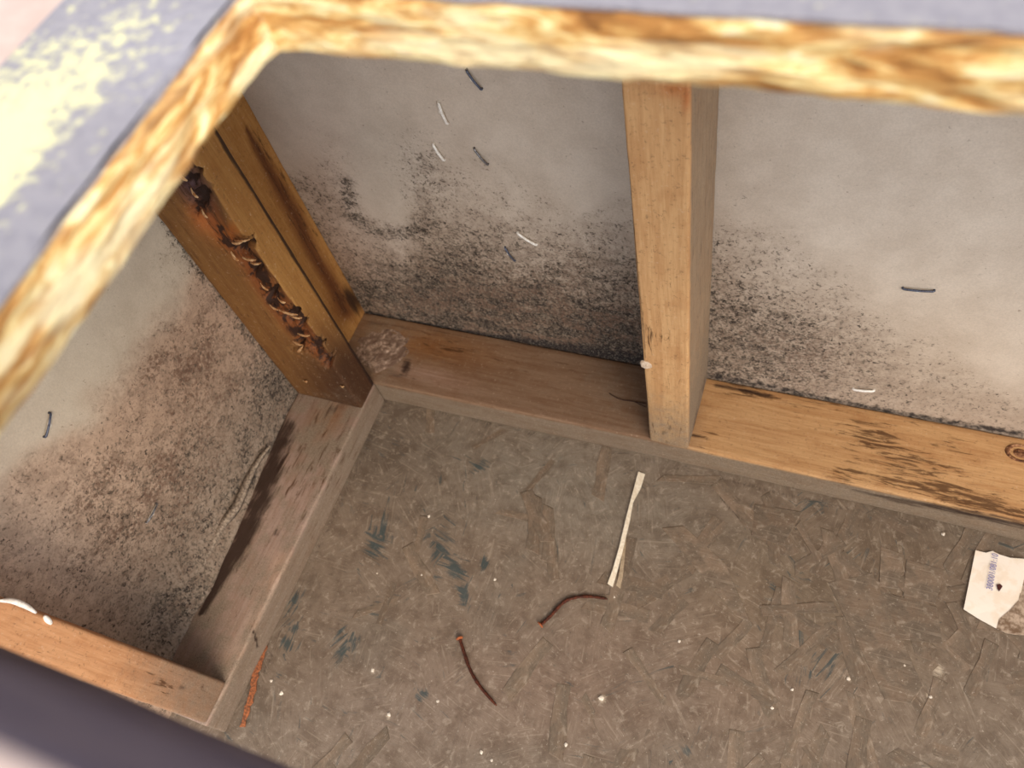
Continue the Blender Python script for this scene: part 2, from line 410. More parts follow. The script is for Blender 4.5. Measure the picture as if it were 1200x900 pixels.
# ---- left wall
def paint_left(P, X, Y):
    n = vnoise(P, 26, 4, 4)-.5; n2 = vnoise(P, 8, 6, 3)-.5
    Xw = X+n*60; Yw = Y+n2*40
    # boundary of the clean grey field: x as a function of y
    bx = interp(Yw, [(230, 190), (290, 218), (330, 205), (375, 165), (410, 140), (450, 108), (490, 90), (520, 40), (560, -20), (700, -60)])
    d = (Xw-bx)
    f = ss(d, -8, 60)
    r = f*.26 + ss(d, 60, 260)*.30
    r = np.maximum(r, blob(X, Y, 315, 455, 62, 38, -58)*.82)
    r = np.maximum(r, stroke(X, Y, [(350, 440, 30), (310, 500, 42), (265, 590, 48), (225, 680, 50), (190, 735, 45)], 50)*.8)
    r = np.maximum(r, blob(X, Y, 235, 275, 30, 60, 35)*.4)
    r = np.maximum(r, stroke(X, Y, [(188, 250, 10), (270, 360, 14), (345, 455, 20)], 15)*.75)
    r = np.maximum(r, blob(X, Y, 150, 640, 70, 60, 0)*.4)
    g = stroke(X, Y, [(350, 462, 9), (330, 500, 12), (305, 540, 10), (290, 575, 8)], 10)*.55
    g = np.maximum(g, blob(X, Y, 300, 430, 14, 22, -50)*.45)
    b = f*.25 + blob(X, Y, 230, 430, 70, 70)*.6 + blob(X, Y, 190, 560, 50, 90, 20)*.5 + blob(X, Y, 120, 600, 60, 60)*.35
    bl = ss(vnoise(P, 45, 71, 4), .45, .65); b = b*(.6+.8*bl); r = r*(.75+.45*ss(vnoise(P, 60, 72, 4), .42, .62))
    r = np.maximum(r, blob(X, Y, 322, 450, 34, 40, -40)*1.15)
    clean = np.array([204., 192, 174]); warm = np.array([190., 162, 140])
    t = clean*(1-f[:, None])+warm*f[:, None]
    h = (blob(X, Y, 230, 440, 90, 90)*.35)[:, None]; t = t*(1-h)+np.array([160., 130, 108])*h
    h = (stroke(X, Y, [(345, 450, 60), (280, 570, 85), (215, 720, 90)], 50)*.72)[:, None]
    t = t*(1-h)+np.array([134., 122, 110])*h
    h = (blob(X, Y, 20, 640, 90, 120)*.5)[:, None]; t = t*(1-h)+np.array([250., 226, 206])*h  # light from the opening painted in as a brighter patch
    return t, np.c_[r, g, b, np.ones(len(P))]
V, F = slab((-W-.0005, .12, FL), (-W-.0005, -.43, FL), (-W-.0005, .12, ZR), 150, 170, (-.013, 0, 0))
# the foot of the paper face is swollen and stands off towards the bottom plate
hgt = np.exp(-np.clip(V[:, 2]-.004, 0, 1)/.018)*ss(-V[:, 1], .03, .30)
V[:, 0] += np.where(V[:, 0] > -W-.005, hgt*.022*(.75+.5*vnoise(V, 30, 8)) + (vnoise(V, 14, 2)-.5)*.0016, 0)
F = [f[::-1] if False else f for f in F]
wall_left = tag(obj('wall_left', V, F, m_wall, None, (-W, -.15, FL)), 'pale wall board at the left, brown and black mould spots', kind='structure')
paint(wall_left, V, paint_left)

# ---- floor
def paint_floor(P, X, Y):
    n = vnoise(P, 18, 7, 4)
    t = np.tile(np.array([150., 130, 112]), (len(P), 1))
    def add(f, c):
        nonlocal t
        f = np.clip(f, 0, 1)[:, None]; t = t*(1-f)+np.array(c, float)*f
    add(ss(n, .45, .7)*.45, (134, 122, 108))
    add(blob(X, Y, 640, 560, 170, 70, 12)*.6, (158, 148, 134)); add(blob(X, Y, 1000, 730, 150, 60, 25)*.35, (136, 116, 92)); add(blob(X, Y, 700, 600, 90, 50, 12)*.3, (168, 156, 140))
    add(blob(X, Y, 650, 800, 160, 70, 0)*.45, (158, 128, 110))
    add(blob(X, Y, 860, 800, 120, 90, 0)*.4, (156, 128, 108))
    add(blob(X, Y, 900, 700, 90, 80, 30)*.4, (142, 120, 96))
    add(blob(X, Y, 440, 520, 60, 60, 0)*.4, (100, 86, 74))  # shade of the back corner painted into the floor colour
    add(blob(X, Y, 470, 840, 120, 60, 0)*.4, (164, 144, 130))
    add(blob(X, Y, 1060, 650, 110, 60, 20)*.5, (126, 104, 82))
    add(blob(X, Y, 1150, 860, 110, 60, 0)*.3, (158, 140, 122))
    r = 0
    for (x, y, rx, ry, a, s_) in [(440, 635, 14, 26, 25, .8), (515, 640, 16, 22, -20, .75), (533, 668, 10, 26, -30, .9), (544, 695, 7, 16, 0, 1), (568, 660, 6, 8, 0, 1),
                                  (345, 706, 6, 16, 25, 1), (344, 737, 8, 5, 0, .9), (336, 754, 8, 9, 10, 1), (403, 757, 14, 18, 20, .75), (442, 712, 8, 12, 0, .6), (494, 815, 8, 9, 0, .9),
                                  (562, 548, 12, 7, -30, .7), (905, 690, 8, 14, 0, .6), (950, 745, 30, 26, 0, .45), (910, 720, 8, 10, 0, .7), (990, 650, 16, 22, 0, .5),
                                  (1175, 640, 40, 10, 10, .5), (805, 880, 10, 8, 0, .8), (785, 885, 8, 10, 0, .6), (935, 665, 14, 18, 0, .5), (955, 560+30, 30, 12, 10, .5), (965, 780, 40, 35, 0, .3)]:
        r = np.maximum(r, blob(X, Y, x, y, rx, ry, a)*s_)
    g = 0
    for pts, wd, s_ in [([(456, 468), (600, 503), (750, 537), (950, 587), (1200, 645)], 5, .5), ([(453, 470), (410, 568), (363, 662), (300, 812)], 5, .5), ([(833, 566), (852, 592), (884, 625)], 2.5, .7),
                        ([(773, 620), (820, 665), (862, 722)], 3, .35), ([(1010, 600), (1018, 640), (1030, 690)], 2.5, .5), ([(452, 690), (470, 720)], 3, .3), ([(700, 640), (760, 660)], 2, .3), ([(1098, 690), (1125, 760)], 3, .5)]:
        g = np.maximum(g, stroke(X, Y, pts, wd)*s_)
    g = np.maximum(g, blob(X, Y, 470, 480, 20, 10, 10)*.4)
    l = 0
    for pts, wd, s_ in [([(570, 802), (640, 775), (700, 762)], 2.5, .4), ([(590, 795), (615, 760)], 2, .4), ([(969, 681), (1003, 750), (1037, 821)], 2, .6), ([(1026, 680), (1082, 805)], 2, .6), ([(1030, 692), (1098, 711), (1104, 756)], 2, .5),
                        ([(1056, 749), (1110, 762), (1170, 750)], 2, .5), ([(950, 720), (990, 728)], 2, .35), ([(700, 600), (740, 650)], 2, .25)]:
        l = np.maximum(l, stroke(X, Y, pts, wd)*s_)
    for (x, y, a) in [(706, 820, 7), (1100, 785, 10), (995, 795, 6), (455, 840, 5), (1089, 815, 5), (437, 786, 5)]:
        l = np.maximum(l, blob(X, Y, x, y, a, a)*.9)
    r = np.broadcast_to(r, X.shape)
    return t*.84, np.c_[r, g, l, np.ones(len(P))]
V, F = slab((-.1, .1, FL), (-.1, -1.0, FL), (1.15, .1, FL), 270, 320, (0, 0, -.018))
V[:, 2] += np.where(V[:, 2] > FL-.01, (vnoise(V, 20, 12)-.6)*.0016, 0)
floor = tag(obj('floor', V, F, m_floor, None, (.5, -.4, FL)), 'dusty trodden strand board floor', kind='structure')
paint(floor, V, paint_floor)
# strands of the floor board: thin flakes a hair proud of the surface
def flake_mesh(pts, th):
    n = len(pts); c = np.mean(pts, 0)
    V = [(x, y, 0) for x, y in pts] + [(c[0]+(x-c[0])*.97, c[1]+(y-c[1])*.97, th) for x, y in pts]
    F = [tuple(range(n, 2*n))]+[(i, (i+1) % n, n+(i+1) % n, n+i) for i in range(n)]
    me = bpy.data.meshes.new('wood_strand'); me.from_pydata(V, [], F); me.update(); me.materials.append(m_flake); return me
protos = []
for k in range(8):
    L = rnd.uniform(.035, .085); wdt = rnd.uniform(.007, .017)
    pts = []
    for s_ in (-1, 1):
        for q in range(4):
            u = (-.5+q/3)*L*(-s_); pts.append((u+rnd.uniform(-.004, .004), s_*-.5*wdt*rnd.uniform(.6, 1.1)))
    protos.append(flake_mesh(pts, .0005))
fl0 = Vector((.5, -.4, FL))
cnt = 0
while cnt < 150:
    x = rnd.uniform(.03, .78); y = rnd.uniform(-.42, -.01)
    if rnd.random() > .12+.88*float(ss(np.array([x]), .22, .5)[0]): continue
    o = bpy.data.objects.new('wood_strand', protos[rnd.randrange(8)]); COL.objects.link(o); o.parent = floor
    o.location = Vector((x, y, FL+rnd.uniform(-.0006, -.0001)))-fl0
    o.rotation_euler = (0, 0, rnd.choice([1.1, 1.4, 2.0, 1.8, .3, 2.6])+rnd.uniform(-.3, .3)); cnt += 1
for q in ([(969, 681), (1022, 670), (1082, 805), (1068, 826), (1037, 821)], [(1030, 692), (1098, 711), (1105, 756), (1056, 749)], [(775, 618), (800, 615), (850, 660), (880, 730), (862, 722)],
          [(1032, 640), (1060, 650), (1052, 690), (1030, 688)], [(1062, 655), (1108, 668), (1096, 708), (1058, 698)], [(884, 590), (940, 600), (918, 640), (880, 628)]):
    P = [at(a, b, 2, FL) for a, b in q]; c = np.mean(P, 0)
    P = sorted([(p[0]-c[0], p[1]-c[1]) for p in P], key=lambda p: math.atan2(p[1], p[0]))
    o = bpy.data.objects.new('wood_strand', flake_mesh(P, .0008)); COL.objects.link(o); o.parent = floor
    o.location = Vector((c[0], c[1], FL-.0004))-fl0

# ================================================================ timbers
def base_wood(P, c): return np.tile(np.array(c, float), (len(P), 1))
def mixc(t, f, c):
    f = np.clip(f, 0, 1)[:, None]; return t*(1-f)+np.array(c, float)*f
# back bottom plate
def bow(V):
    V = V.copy(); V[:, 1] += np.where(V[:, 1] < W*.6, interp(V[:, 0], [(0, -.004), (.17, -.001), (.33, .002), (.6, .002), (.7, .0005)]), 0)
    return V
def p_bplate(P, X, Y):
    top = P[:, 2] > -.004
    t = interp(X, [(440, 0), (760, 0), (830, 1)])
    t = base_wood(P, (132, 105, 84))*(1-t[:, None])+base_wood(P, (194, 152, 106))*t[:, None]
    t = mixc(t, blob(X, Y, 500, 405, 70, 18, 10)*.8, (136, 90, 50))
    t = mixc(t, blob(X, Y, 880, 500, 70, 25, 15)*.45, (190, 150, 108))
    t = mixc(t, blob(X, Y, 500, 440, 50, 10, 15)*.6, (168, 138, 124))
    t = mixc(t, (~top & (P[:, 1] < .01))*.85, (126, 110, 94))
    r = blob(X, Y, 1020, 515, 40, 18, 10)*.85
    for q in [(1060, 545, 60, 22, 12, .75), (1100, 572, 90, 12, 14, .95), (1150, 590, 80, 10, 14, .95), (1000, 560, 50, 12, 15, .6), (1110, 520, 50, 16, 10, .4), (880, 460, 40, 9, 10, .7), (960, 470, 60, 8, 10, .5),
              (520, 405, 40, 12, 10, .5), (600, 420, 90, 12, 10, .25), (830, 510, 15, 5, 0, .8), (1150, 500, 60, 7, 12, .4)]:
        r = np.maximum(r, blob(X, Y, *q[:5])*q[5])
    r = r+.06
    g = stroke(X, Y, [(1000, 574, 2), (1050, 586, 4), (1120, 598, 7), (1200, 616, 8)], 5)*.8
    g = np.maximum(g, stroke(X, Y, [(432, 378, 5), (480, 384, 3), (560, 396, 2), (750, 424, 2)], 4)*.6)
    g = np.maximum(g, stroke(X, Y, [(838, 452, 5), (870, 456, 6), (905, 464, 2)], 4)*.8)
    g = np.maximum(g, stroke(X, Y, [(900, 462, 2), (1040, 487, 2.5), (1200, 513, 3)], 3)*.5)
    g = np.maximum(g, blob(X, Y, 476, 430, 7, 14, 10)*.95)
    g = np.maximum(g, blob(X, Y, 462, 438, 20, 4, 15)*.7)
    g = np.maximum(g, stroke(X, Y, [(812, 510, 3), (826, 510, 3)], 3)*.8)
    g = np.maximum(g, blob(X, Y, 754, 497, 3, 6)*.8)
    g = np.maximum(g, stroke(X, Y, [(448, 452, 1.5), (520, 467, 1.5)], 2)*.6)
    d = .16+(~top)*.3
    d = np.where(X > 830, .05+(~top)*.5, d) + blob(X, Y, 445, 410, 30, 30)*.6
    d = d + blob(X, Y, 720, 460, 40, 30)*.2
    return t, np.c_[r, g, np.clip(d, 0, 1), np.ones(len(P))]
back_plate, V = member('bottom_plate', (-W, 0, FL), (1.1, W-.0005, 0), .0022, (.005, .0045, .0045), m_wx, warp=bow, seed=3)
tag(back_plate, 'timber bottom plate lying along the foot of the back wall, orange at its right end', 'plate', 'bottom plates')
paint(back_plate, V, p_bplate)
# left bottom plate
def p_lplate(P, X, Y):
    top = P[:, 2] > -.004
    t = base_wood(P, (160, 136, 124))
    t = mixc(t, ss(-Y, -560, -470)*.45, (112, 92, 82))
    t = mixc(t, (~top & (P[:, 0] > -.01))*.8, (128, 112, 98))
    t = mixc(t, blob(X, Y, 385, 490, 30, 18, -50)*.6, (140, 96, 60))
    t = mixc(t, stroke(X, Y, [(330, 660, 14), (290, 750, 16), (255, 820, 18)], 16)*.7*top, (182, 154, 134))
    r = .15+blob(X, Y, 360, 540, 60, 70, -50)*.3
    nz = vnoise(P, 90, 81, 4)
    g = stroke(X, Y, [(336, 500, 16), (318, 545, 21), (296, 600, 21), (272, 650, 18), (250, 690, 9), (235, 720, 4)], 18)*(.8+.8*(nz-.3))*top  # dark stain and shadow beside the peeled edge, both painted in
    g = np.maximum(g, blob(X, Y, 395, 478, 26, 9, -20)*.6)
    g = np.maximum(g, blob(X, Y, 324, 624, 4, 7, 20)*.9)
    g = np.maximum(g, blob(X, Y, 308, 661, 3, 4, 20)*.8)
    g = np.maximum(g, blob(X, Y, 312, 703, 3, 3, 20)*.8)
    g = np.maximum(g, stroke(X, Y, [(296, 736, 2), (302, 757, 2.2)], 2)*1.0)
    g = np.maximum(g, stroke(X, Y, [(395, 574, 2), (372, 620, 2)], 2)*.4)
    g = np.maximum(g, stroke(X, Y, [(262, 700, 12), (235, 745, 14)], 12)*.35*top)
    d = .25+top*.35*ss(nz, .4, .6)+(~top)*.2+blob(X, Y, 375, 520, 40, 30)*.3+blob(X, Y, 250, 760, 40, 60)*.25
    return t, np.c_[r, g, d, np.ones(len(P))]
left_plate, V = member('bottom_plate', (-W, -.3975, FL), (0, -.0045, 0), .0022, (.0045, .0045, .0045), m_wy, seed=6)
tag(left_plate, 'dirty pinkish timber bottom plate running along the left wall', 'plate', 'bottom plates')
paint(left_plate, V, p_lplate)
# centre stud
def p_cstud(P, X, Y):
    front = P[:, 1] < .004
    z = P[:, 2]
    t = base_wood(P, (204, 160, 112))
    t = mixc(t, (~front)*.8, (160, 140, 118))  # side face greyed by dirt, with its shade painted in too
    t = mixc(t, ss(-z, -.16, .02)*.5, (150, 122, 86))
    t = mixc(t, blob(X, Y, 790, 103, 16, 9, 0)*.8*front, (186, 112, 60))
    t = mixc(t, blob(X, Y, 804, 115, 5, 14, 0)*.7*front, (176, 100, 52))
    g = blob(X, Y, 789, 290, 2.5, 2)*.9
    g = np.maximum(g, stroke(X, Y, [(728, 95, 1.2), (742, 260, 1.6), (757, 420, 2)], 2)*.7)
    g = np.maximum(g, stroke(X, Y, [(773, 503, 2), (779, 510, 4), (790, 494, 2)], 3)*.6)
    g = np.maximum(g, stroke(X, Y, [(812, 505, 2), (822, 460, 5), (834, 420, 1.5)], 3)*.6)
    g = np.maximum(g, stroke(X, Y, [(846, 110, .8), (838, 300, 2), (830, 440, 3)], 2)*.6)
    g = np.maximum(g, blob(X, Y, 781, 518, 7, 4)*.5)
    r = .05+(~front)*.12+blob(X, Y, 770, 395, 20, 14)*.5+blob(X, Y, 775, 500, 22, 20)*.3
    d = .02+ss(-z, -.17, .0)*.62+(~front)*.40
    return t, np.c_[r, g, d, np.ones(len(P))]
cs, V = member('wall_stud', (.3272, 0, 0), (.3672, W, ZR), .0022, (.004, .0045, .004), m_wz, seed=8, loc=(.347, .045, 0))
tag(cs, 'orange upright timber stud in the middle of the back wall', 'stud', 'wall studs'); paint(cs, V, p_cstud)
# corner stud (rotten one), dented and torn along its front face
ROT_PTS = [(205, 195, 9), (222, 215, 14), (238, 238, 15), (252, 262, 10), (262, 280, 8), (283, 294, 13), (300, 318, 13), (318, 345, 13), (340, 372, 14), (356, 392, 12), (372, 410, 8), (385, 425, 5)]
PITS = [(222, 212, 8, 12), (234, 232, 7, 12), (284, 290, 8, 9), (299, 320, 7, 8), (318, 348, 8, 8), (342, 371, 9, 8), (352, 382, 8, 6), (372, 405, 5, 9), (350, 407, 6, 5), (384, 424, 4, 8), (232, 245, 6, 10)]
def rot_depth(P):
    X, Y = pix(P)
    f = stroke(X, Y, ROT_PTS, 12, 3)
    n = vnoise(P*np.array([1, 1, .35]), 110, 21, 3)
    d = f*(.0025+.006*n)
    jx = (vnoise(P, 160, 41, 3)-.5)*22; jy = (vnoise(P, 160, 42, 3)-.5)*22
    for x, y, a, b in PITS:
        d = np.maximum(d, blob(X+jx, Y+jy, x, y, a*1.25, b*1.1, 60, 3)*.014*(0.6+.8*n))
    return d
def rotwarp(V):
    V = V.copy(); fr = V[:, 1] < -.036
    V[:, 1] += np.where(fr, rot_depth(V), 0)
    # worn wavy back edge against the wall
    return V
def p_corner(P, X, Y):
    P0 = P.copy(); front = P[:, 1] < -.0385+.02
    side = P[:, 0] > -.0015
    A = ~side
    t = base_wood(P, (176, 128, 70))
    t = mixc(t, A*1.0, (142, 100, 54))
    t = mixc(t, np.clip(blob(X, Y, 420, 445, 62, 62)*1.15, 0, 1), (76, 48, 28)); t = t*.94  # mould at the foot, darkened further against the sun falling there
    t = mixc(t, A*stroke(X, Y, ROT_PTS, 13, 3)*.9, (128, 70, 32))
    t = mixc(t, A*blob(X, Y, 225, 218, 16, 34, -35, 3)*.95, (88, 66, 72))
    t = mixc(t, A*blob(X, Y, 236, 258, 12, 22, -35)*.8, (196, 116, 60))
    t = mixc(t, A*blob(X, Y, 270, 272, 10, 16, 50)*.7, (178, 98, 34))
    dep = np.clip(P[:, 1]+.040, 0, 1)*A*(P[:, 1] < -.02)
    g = ss(dep, .004, .010)*.95
    r = .05+A*.15+A*stroke(X, Y, ROT_PTS, 22)*.45
    g = np.maximum(g, A*stroke(X, Y, [(188, 250, 2), (270, 362, 2.5), (350, 462, 4), (400, 472, 4)], 3)*.55)
    g = np.maximum(g, blob(X, Y, 432, 448, 6, 12)*.45)
    g = np.maximum(g, stroke(X, Y, [(254, 146, 1.2), (350, 300, 1.4), (436, 446, 2)], 1.5)*.5*side)  # shadow line of the stud's back edge painted in
    g = np.maximum(g, (P[:, 1] > -.0072) & (P[:, 0] > -.02))  # same edge shadow, painted as a full dark strip
    g = np.maximum(g, A*(P[:, 1] < -.02)*stroke(X, Y, ROT_PTS, 12, 3)*(.3+.9*ss(vnoise(P*np.array([1, 1, .4]), 150, 55, 3), .45, .65)))
    d = .02+blob(X, Y, 400, 465, 40, 16)*.25
    return t, np.c_[r, g, d+np.zeros(len(P)), np.ones(len(P))]
def lean(V):
    return rotwarp(V)
cn = thing('corner_stud', (-.045, -.022, 0), 'orange timber stud in the left corner, its broad face rotted out', 'stud', None)
cb, V = member('timber', (-W, -.0402, 0), (0, -.0045, ZR), .0025, (.0018, .005, .0022), m_wz, parent=cn, warp=lean, seed=10)
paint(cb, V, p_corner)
m_spl = plain('pale_torn_splinter', (224, 186, 140), (170, 112, 62), 300, .7)
for k, (x, y, a, L) in enumerate([(284, 281, -4, 18), (278, 284, -6, 12), (292, 303, 10, 16), (300, 308, 0, 12), (338, 366, 14, 22), (347, 371, 10, 14), (330, 352, 30, 10), (356, 392, 8, 14), (349, 402, 20, 12), (352, 409, -50, 10),
                                   (275, 300, 50, 14), (214, 206, 45, 16), (228, 226, 50, 14), (240, 250, 55, 12), (358, 446, 20, 4), (401, 452, 20, 4), (310, 336, 40, 12), (321, 360, 30, 12)]):
    a = math.radians(a); y_pl = -.0385
    A_ = at(x-L/2*math.cos(a), y-L/2*math.sin(a), 1, y_pl); B_ = at(x+L/2*math.cos(a), y+L/2*math.sin(a), 1, y_pl-.004)
    d = B_-A_; Ln = np.linalg.norm(d); d /= Ln; n = np.cross(d, [0, 1, 0]); n /= np.linalg.norm(n); u = np.array([0, -1, 0])
    wv = rnd.uniform(.0012, .0024)
    Vs = []
    for q, ww in ((0, .5), (.35, 1), (.7, .8), (1, .15)):
        c = A_+d*Ln*q+u*math.sin(q*3)*.0015
        for s1, s2 in ((-1, -1), (1, -1), (1, 1), (-1, 1)): Vs.append(c+n*wv*ww*s1+u*.0005*s2)
    Fs = [(3, 2, 1, 0), (12, 13, 14, 15)]
    for q in range(3):
        for e in range(4): Fs.append((q*4+e, q*4+(e+1) % 4, q*4+4+(e+1) % 4, q*4+4+e))
    part('splinter', Vs, Fs, m_spl, cn)
# stud standing behind it on the back plate
def p_cback(P, X, Y):
    t = base_wood(P, (182, 134, 76))
    t = mixc(t, stroke(X, Y, [(288, 150, 2), (300, 172, 5), (322, 212, 8), (345, 252, 9), (368, 300, 8), (390, 335, 9), (405, 365, 12)], 9)*.85, (92, 50, 24))
    g = stroke(X, Y, [(288, 150, 1.5), (300, 172, 4), (322, 212, 6), (345, 252, 7), (368, 300, 5), (390, 335, 5), (405, 365, 8)], 5)*.5
    g = np.maximum(g, blob(X, Y, 413, 352, 10, 24, -28)*.95)
    g = np.maximum(g, stroke(X, Y, [(285, 103, 1), (355, 232, 1.5), (425, 362, 3)], 1.5)*.5)
    r = .08+stroke(X, Y, [(300, 160, 8), (400, 350, 14)], 12)*.4
    return t, np.c_[r, g, np.full(len(P), .02), np.ones(len(P))]
c2, V = member('wall_stud', (-.096+.0075, -.003, 0), (-.0572, W, ZR), .002, (.005, .004, .004), m_wz, seed=14, loc=(-.075, .045, 0))
tag(c2, 'orange timber stud with a long dark streak, tight against the back wall in the corner', 'stud', 'wall studs'); paint(c2, V, p_cback)
# near left stud
def p_near(P, X, Y):
    t = base_wood(P, (200, 148, 106))
    t = mixc(t, ss(X, 110, 250)*.75, (132, 104, 86))  # light falling off towards the foot painted into the wood colour
    g = stroke(X, Y, [(0, 700, 3), (120, 738, 3.5), (250, 795, 3)], 3)*.5
    g = np.maximum(g, blob(X, Y, 212, 806, 8, 5)*.8)
    r = .1+blob(X, Y, 200, 800, 50, 20)*.3
    d = ss(X, 100, 260)*.45+.12
    return t, np.c_[r, g, d, np.ones(len(P))]
ZH0, ZH1, YH = .531, .686, -.3807
def nlean(V):
    V = V.copy(); V[:, 1] -= ss(V[:, 1], -.392, -.358)*interp(V[:, 2], [(0, 0), (.3, .0085), (.55, .012)]); return V
ns, V = member('wall_stud', (-W, -.3955, 0), (0, -.3560, ZH0), .003, (.006, .005, .005), m_wz, warp=nlean, seed=17, loc=(-.045, -.375, 0))
tag(ns, 'near timber stud at the lower left, orange with painted light fading to its foot, with white filler on its edge', 'stud', 'wall studs'); paint(ns, V, p_near)
# right end stud, out of view, that carries the header's other end
rs, V = member('wall_stud', (1.0, -.3955, FL), (1.04, -.3560, ZH0), .003, (.02, .02, .02), m_wz, seed=19, loc=(1.02, -.375, FL))
tag(rs, 'timber stud under the far right end of the dark header board', 'stud', 'wall studs')
paint(rs, V, lambda P, X, Y: (base_wood(P, (206, 150, 96)), np.c_[np.full(len(P), .1), np.zeros(len(P)), np.full(len(P), .1), np.ones(len(P))]))
# header board over the near side, its wall left out to let light in
m_head = plain('violet_board_shade_painted', (86, 74, 84), (72, 62, 76), 60, .7, bump=.2)  # grey paint darkened with the shade this face lies in
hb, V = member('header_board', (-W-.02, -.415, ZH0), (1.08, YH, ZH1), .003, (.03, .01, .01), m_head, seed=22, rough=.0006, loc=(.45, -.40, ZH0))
tag(hb, 'violet-grey board edge with its shade painted in dark crossing the bottom left, out of focus', 'board')

# ================================================================ top panel with its cut opening
IX0, IX1 = .2945, .86
def inner_y(x): return np.interp(x, [.29, .33, .41, .49, .9], [-.2093, -.2101, -.2119, -.2135, -.2140])
OX0, OX1, OY0, OY1 = .2352, .98, YH+.0008, W+.012
TP = .0203
tp = thing('strand_board_panel', (.6, -.1, ZR), 'strand board panel with a cut opening, bright flaky cut edge close to the camera', 'panel')
def rim(xs, ys, zs, mat, name, n0=1, n1=1):
    pass
def slab_poly(name, outline_fn, z0, z1, mat, edge_mat=None):
    pass
def band(path, z0, z1, nrm, nv, seed):
    """cut edge: wavy strip along a path"""
    path = np.array(path, float); nu = len(path)-1
    V = []; 
    for i, p in enumerate(path):
        for j in range(nv+1):
            V.append((p[0], p[1], z0+(z1-z0)*j/nv))
    V = np.array(V); n = (vnoise(V*np.array([1, 1, 3]), 70, seed, 3)-.5)*.0026
    V = V+n[:, None]*np.array(nrm)
    return V
def densify(pts, step):
    out = []
    for a, b in zip(pts[:-1], pts[1:]):
        a = np.array(a, float); b = np.array(b, float); n = max(1, int(np.linalg.norm(b-a)/step))
        for k in range(n): out.append(a+(b-a)*k/n)
    out.append(np.array(pts[-1], float)); return out
# closed ring: inner path (ccw) and outer path, resampled to the same count
IY0 = OY0
xs_i = densify([(IX0-.0013, IY0), (IX0-.001, inner_y(IX0)), ], .003)
path_left = densify([(.2962, OY0), (.2942, -.275), (.2930, -.2440), (.2935, -.2150), (.2952, -.2098)], .002)
path_far = densify([(.2952, -.2098)]+[(x, float(inner_y(x))) for x in (.30, .33, .37, .41, .45, .49, .6, .86)], .002)
path_right = densify([(.86, float(inner_y(.86))), (.86, OY0)], .004)
ip = path_left + path_far[1:] + path_right[1:]
corner_l = len(path_left)-1; corner_r = len(path_left)+len(path_far)-2
def outer(i):
    p = ip[i]
    if i < corner_l: t = i/corner_l; return np.array([OX0, OY0+(OY1-OY0)*t])
    if i <= corner_r: t = (i-corner_l)/(corner_r-corner_l); return np.array([OX0+(OX1-OX0)*t, OY1])
    t = (i-corner_r)/(len(ip)-1-corner_r); return np.array([OX1, OY1+(OY0-OY1)*t])
def nrm_at(i):
    if i < corner_l: return np.array([1., 0])
    if i == corner_l: return np.array([.7, -.7])
    if i < corner_r: return np.array([0., -1])
    return np.array([-1., 0])
NU, NV = len(ip), 8
def ring(z0, z1, wav, nacross, name, mat, sd):
    V = []; F = []
    cols = []
    for i in range(NU):
        p = ip[i]; q = outer(i); n = nrm_at(i); col = []
        for j in range(NV+1):
            z = z0+(z1-z0)*j/NV; P3 = np.array([[p[0], p[1], z*3]])
            off = (vnoise(P3, 90, sd, 3)[0]-.5)*wav - (.0010 if j in (0, NV) else 0)
            V.append((p[0]+n[0]*off, p[1]+n[1]*off, z)); col.append(len(V)-1)
        for k in range(1, nacross+1):
            t = (k/nacross)**1.6
            V.append((p[0]+(q[0]-p[0])*t, p[1]+(q[1]-p[1])*t, z1)); col.append(len(V)-1)
        V.append((q[0], q[1], z0)); col.append(len(V)-1)
        cols.append(col)
    m_ = len(cols[0])
    for i in range(NU-1):
        for k in range(m_):
            a, b = cols[i][k], cols[i][(k+1) % m_]; c, d = cols[i+1][(k+1) % m_], cols[i+1][k]
            F.append((a, d, c, b))
    F.append(tuple(cols[0])); F.append(tuple(cols[-1][::-1]))
    V = np.array(V)
    o = part(name, V, F, mat, tp, False)
    return o, V
core, V = ring(ZR, ZR+TP-.0012, .0032, 6, 'core', m_cut, 31)
core.data.materials.append(m_cuty)
for pl in core.data.polygons:
    if abs(pl.normal[0]) > abs(pl.normal[1]): pl.material_index = 1
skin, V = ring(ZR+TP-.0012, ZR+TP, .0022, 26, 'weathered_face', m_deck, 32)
skin['label'] = 'grey weathered top face with glare painted in as pale cream patches'
def p_deck(P, X, Y):
    t = base_wood(P, (146, 140, 146))
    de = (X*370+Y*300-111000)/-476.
    r = blob(X, Y, 20, 205, 150, 95, -50)*1.45*ss(de, 35, 140)+blob(X, Y, 150, 60, 100, 40, -50)*.42  # glare on the panel painted in as pale patches
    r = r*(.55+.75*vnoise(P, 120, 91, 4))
    t = mixc(t, blob(X, Y, 200, 60, 120, 60, 0)*.4, (164, 160, 170))
    return t, np.c_[r, 0*r, 0*r, np.ones(len(P))]
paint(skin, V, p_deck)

# pale covering board beyond the panel on the left
m_pale = plain('pale_pink_painted_board', (206, 182, 172), (192, 166, 156), 40, .7, bump=.2)
pb, V = member('cover_board', (-W-.03, OY0, ZR), (OX0-.003, OY1, ZR+.016), .002, .02, m_pale, seed=40, loc=(.07, -.1, ZR))
tag(pb, 'pale pink board beyond the grey panel in the top left corner', 'board')

hc, V = member('cover_board', (-W-.02, -.415, ZH1), (1.08, YH-.0004, ZH1+.004), .0015, (.03, .02, .004), m_pale, seed=41, loc=(.45, -.40, ZH1))  # added pale strip standing in for the header's lit top
tag(hc, 'pale thin board added as the lit top of the dark header, glimpsed at the bottom left corner', 'board')
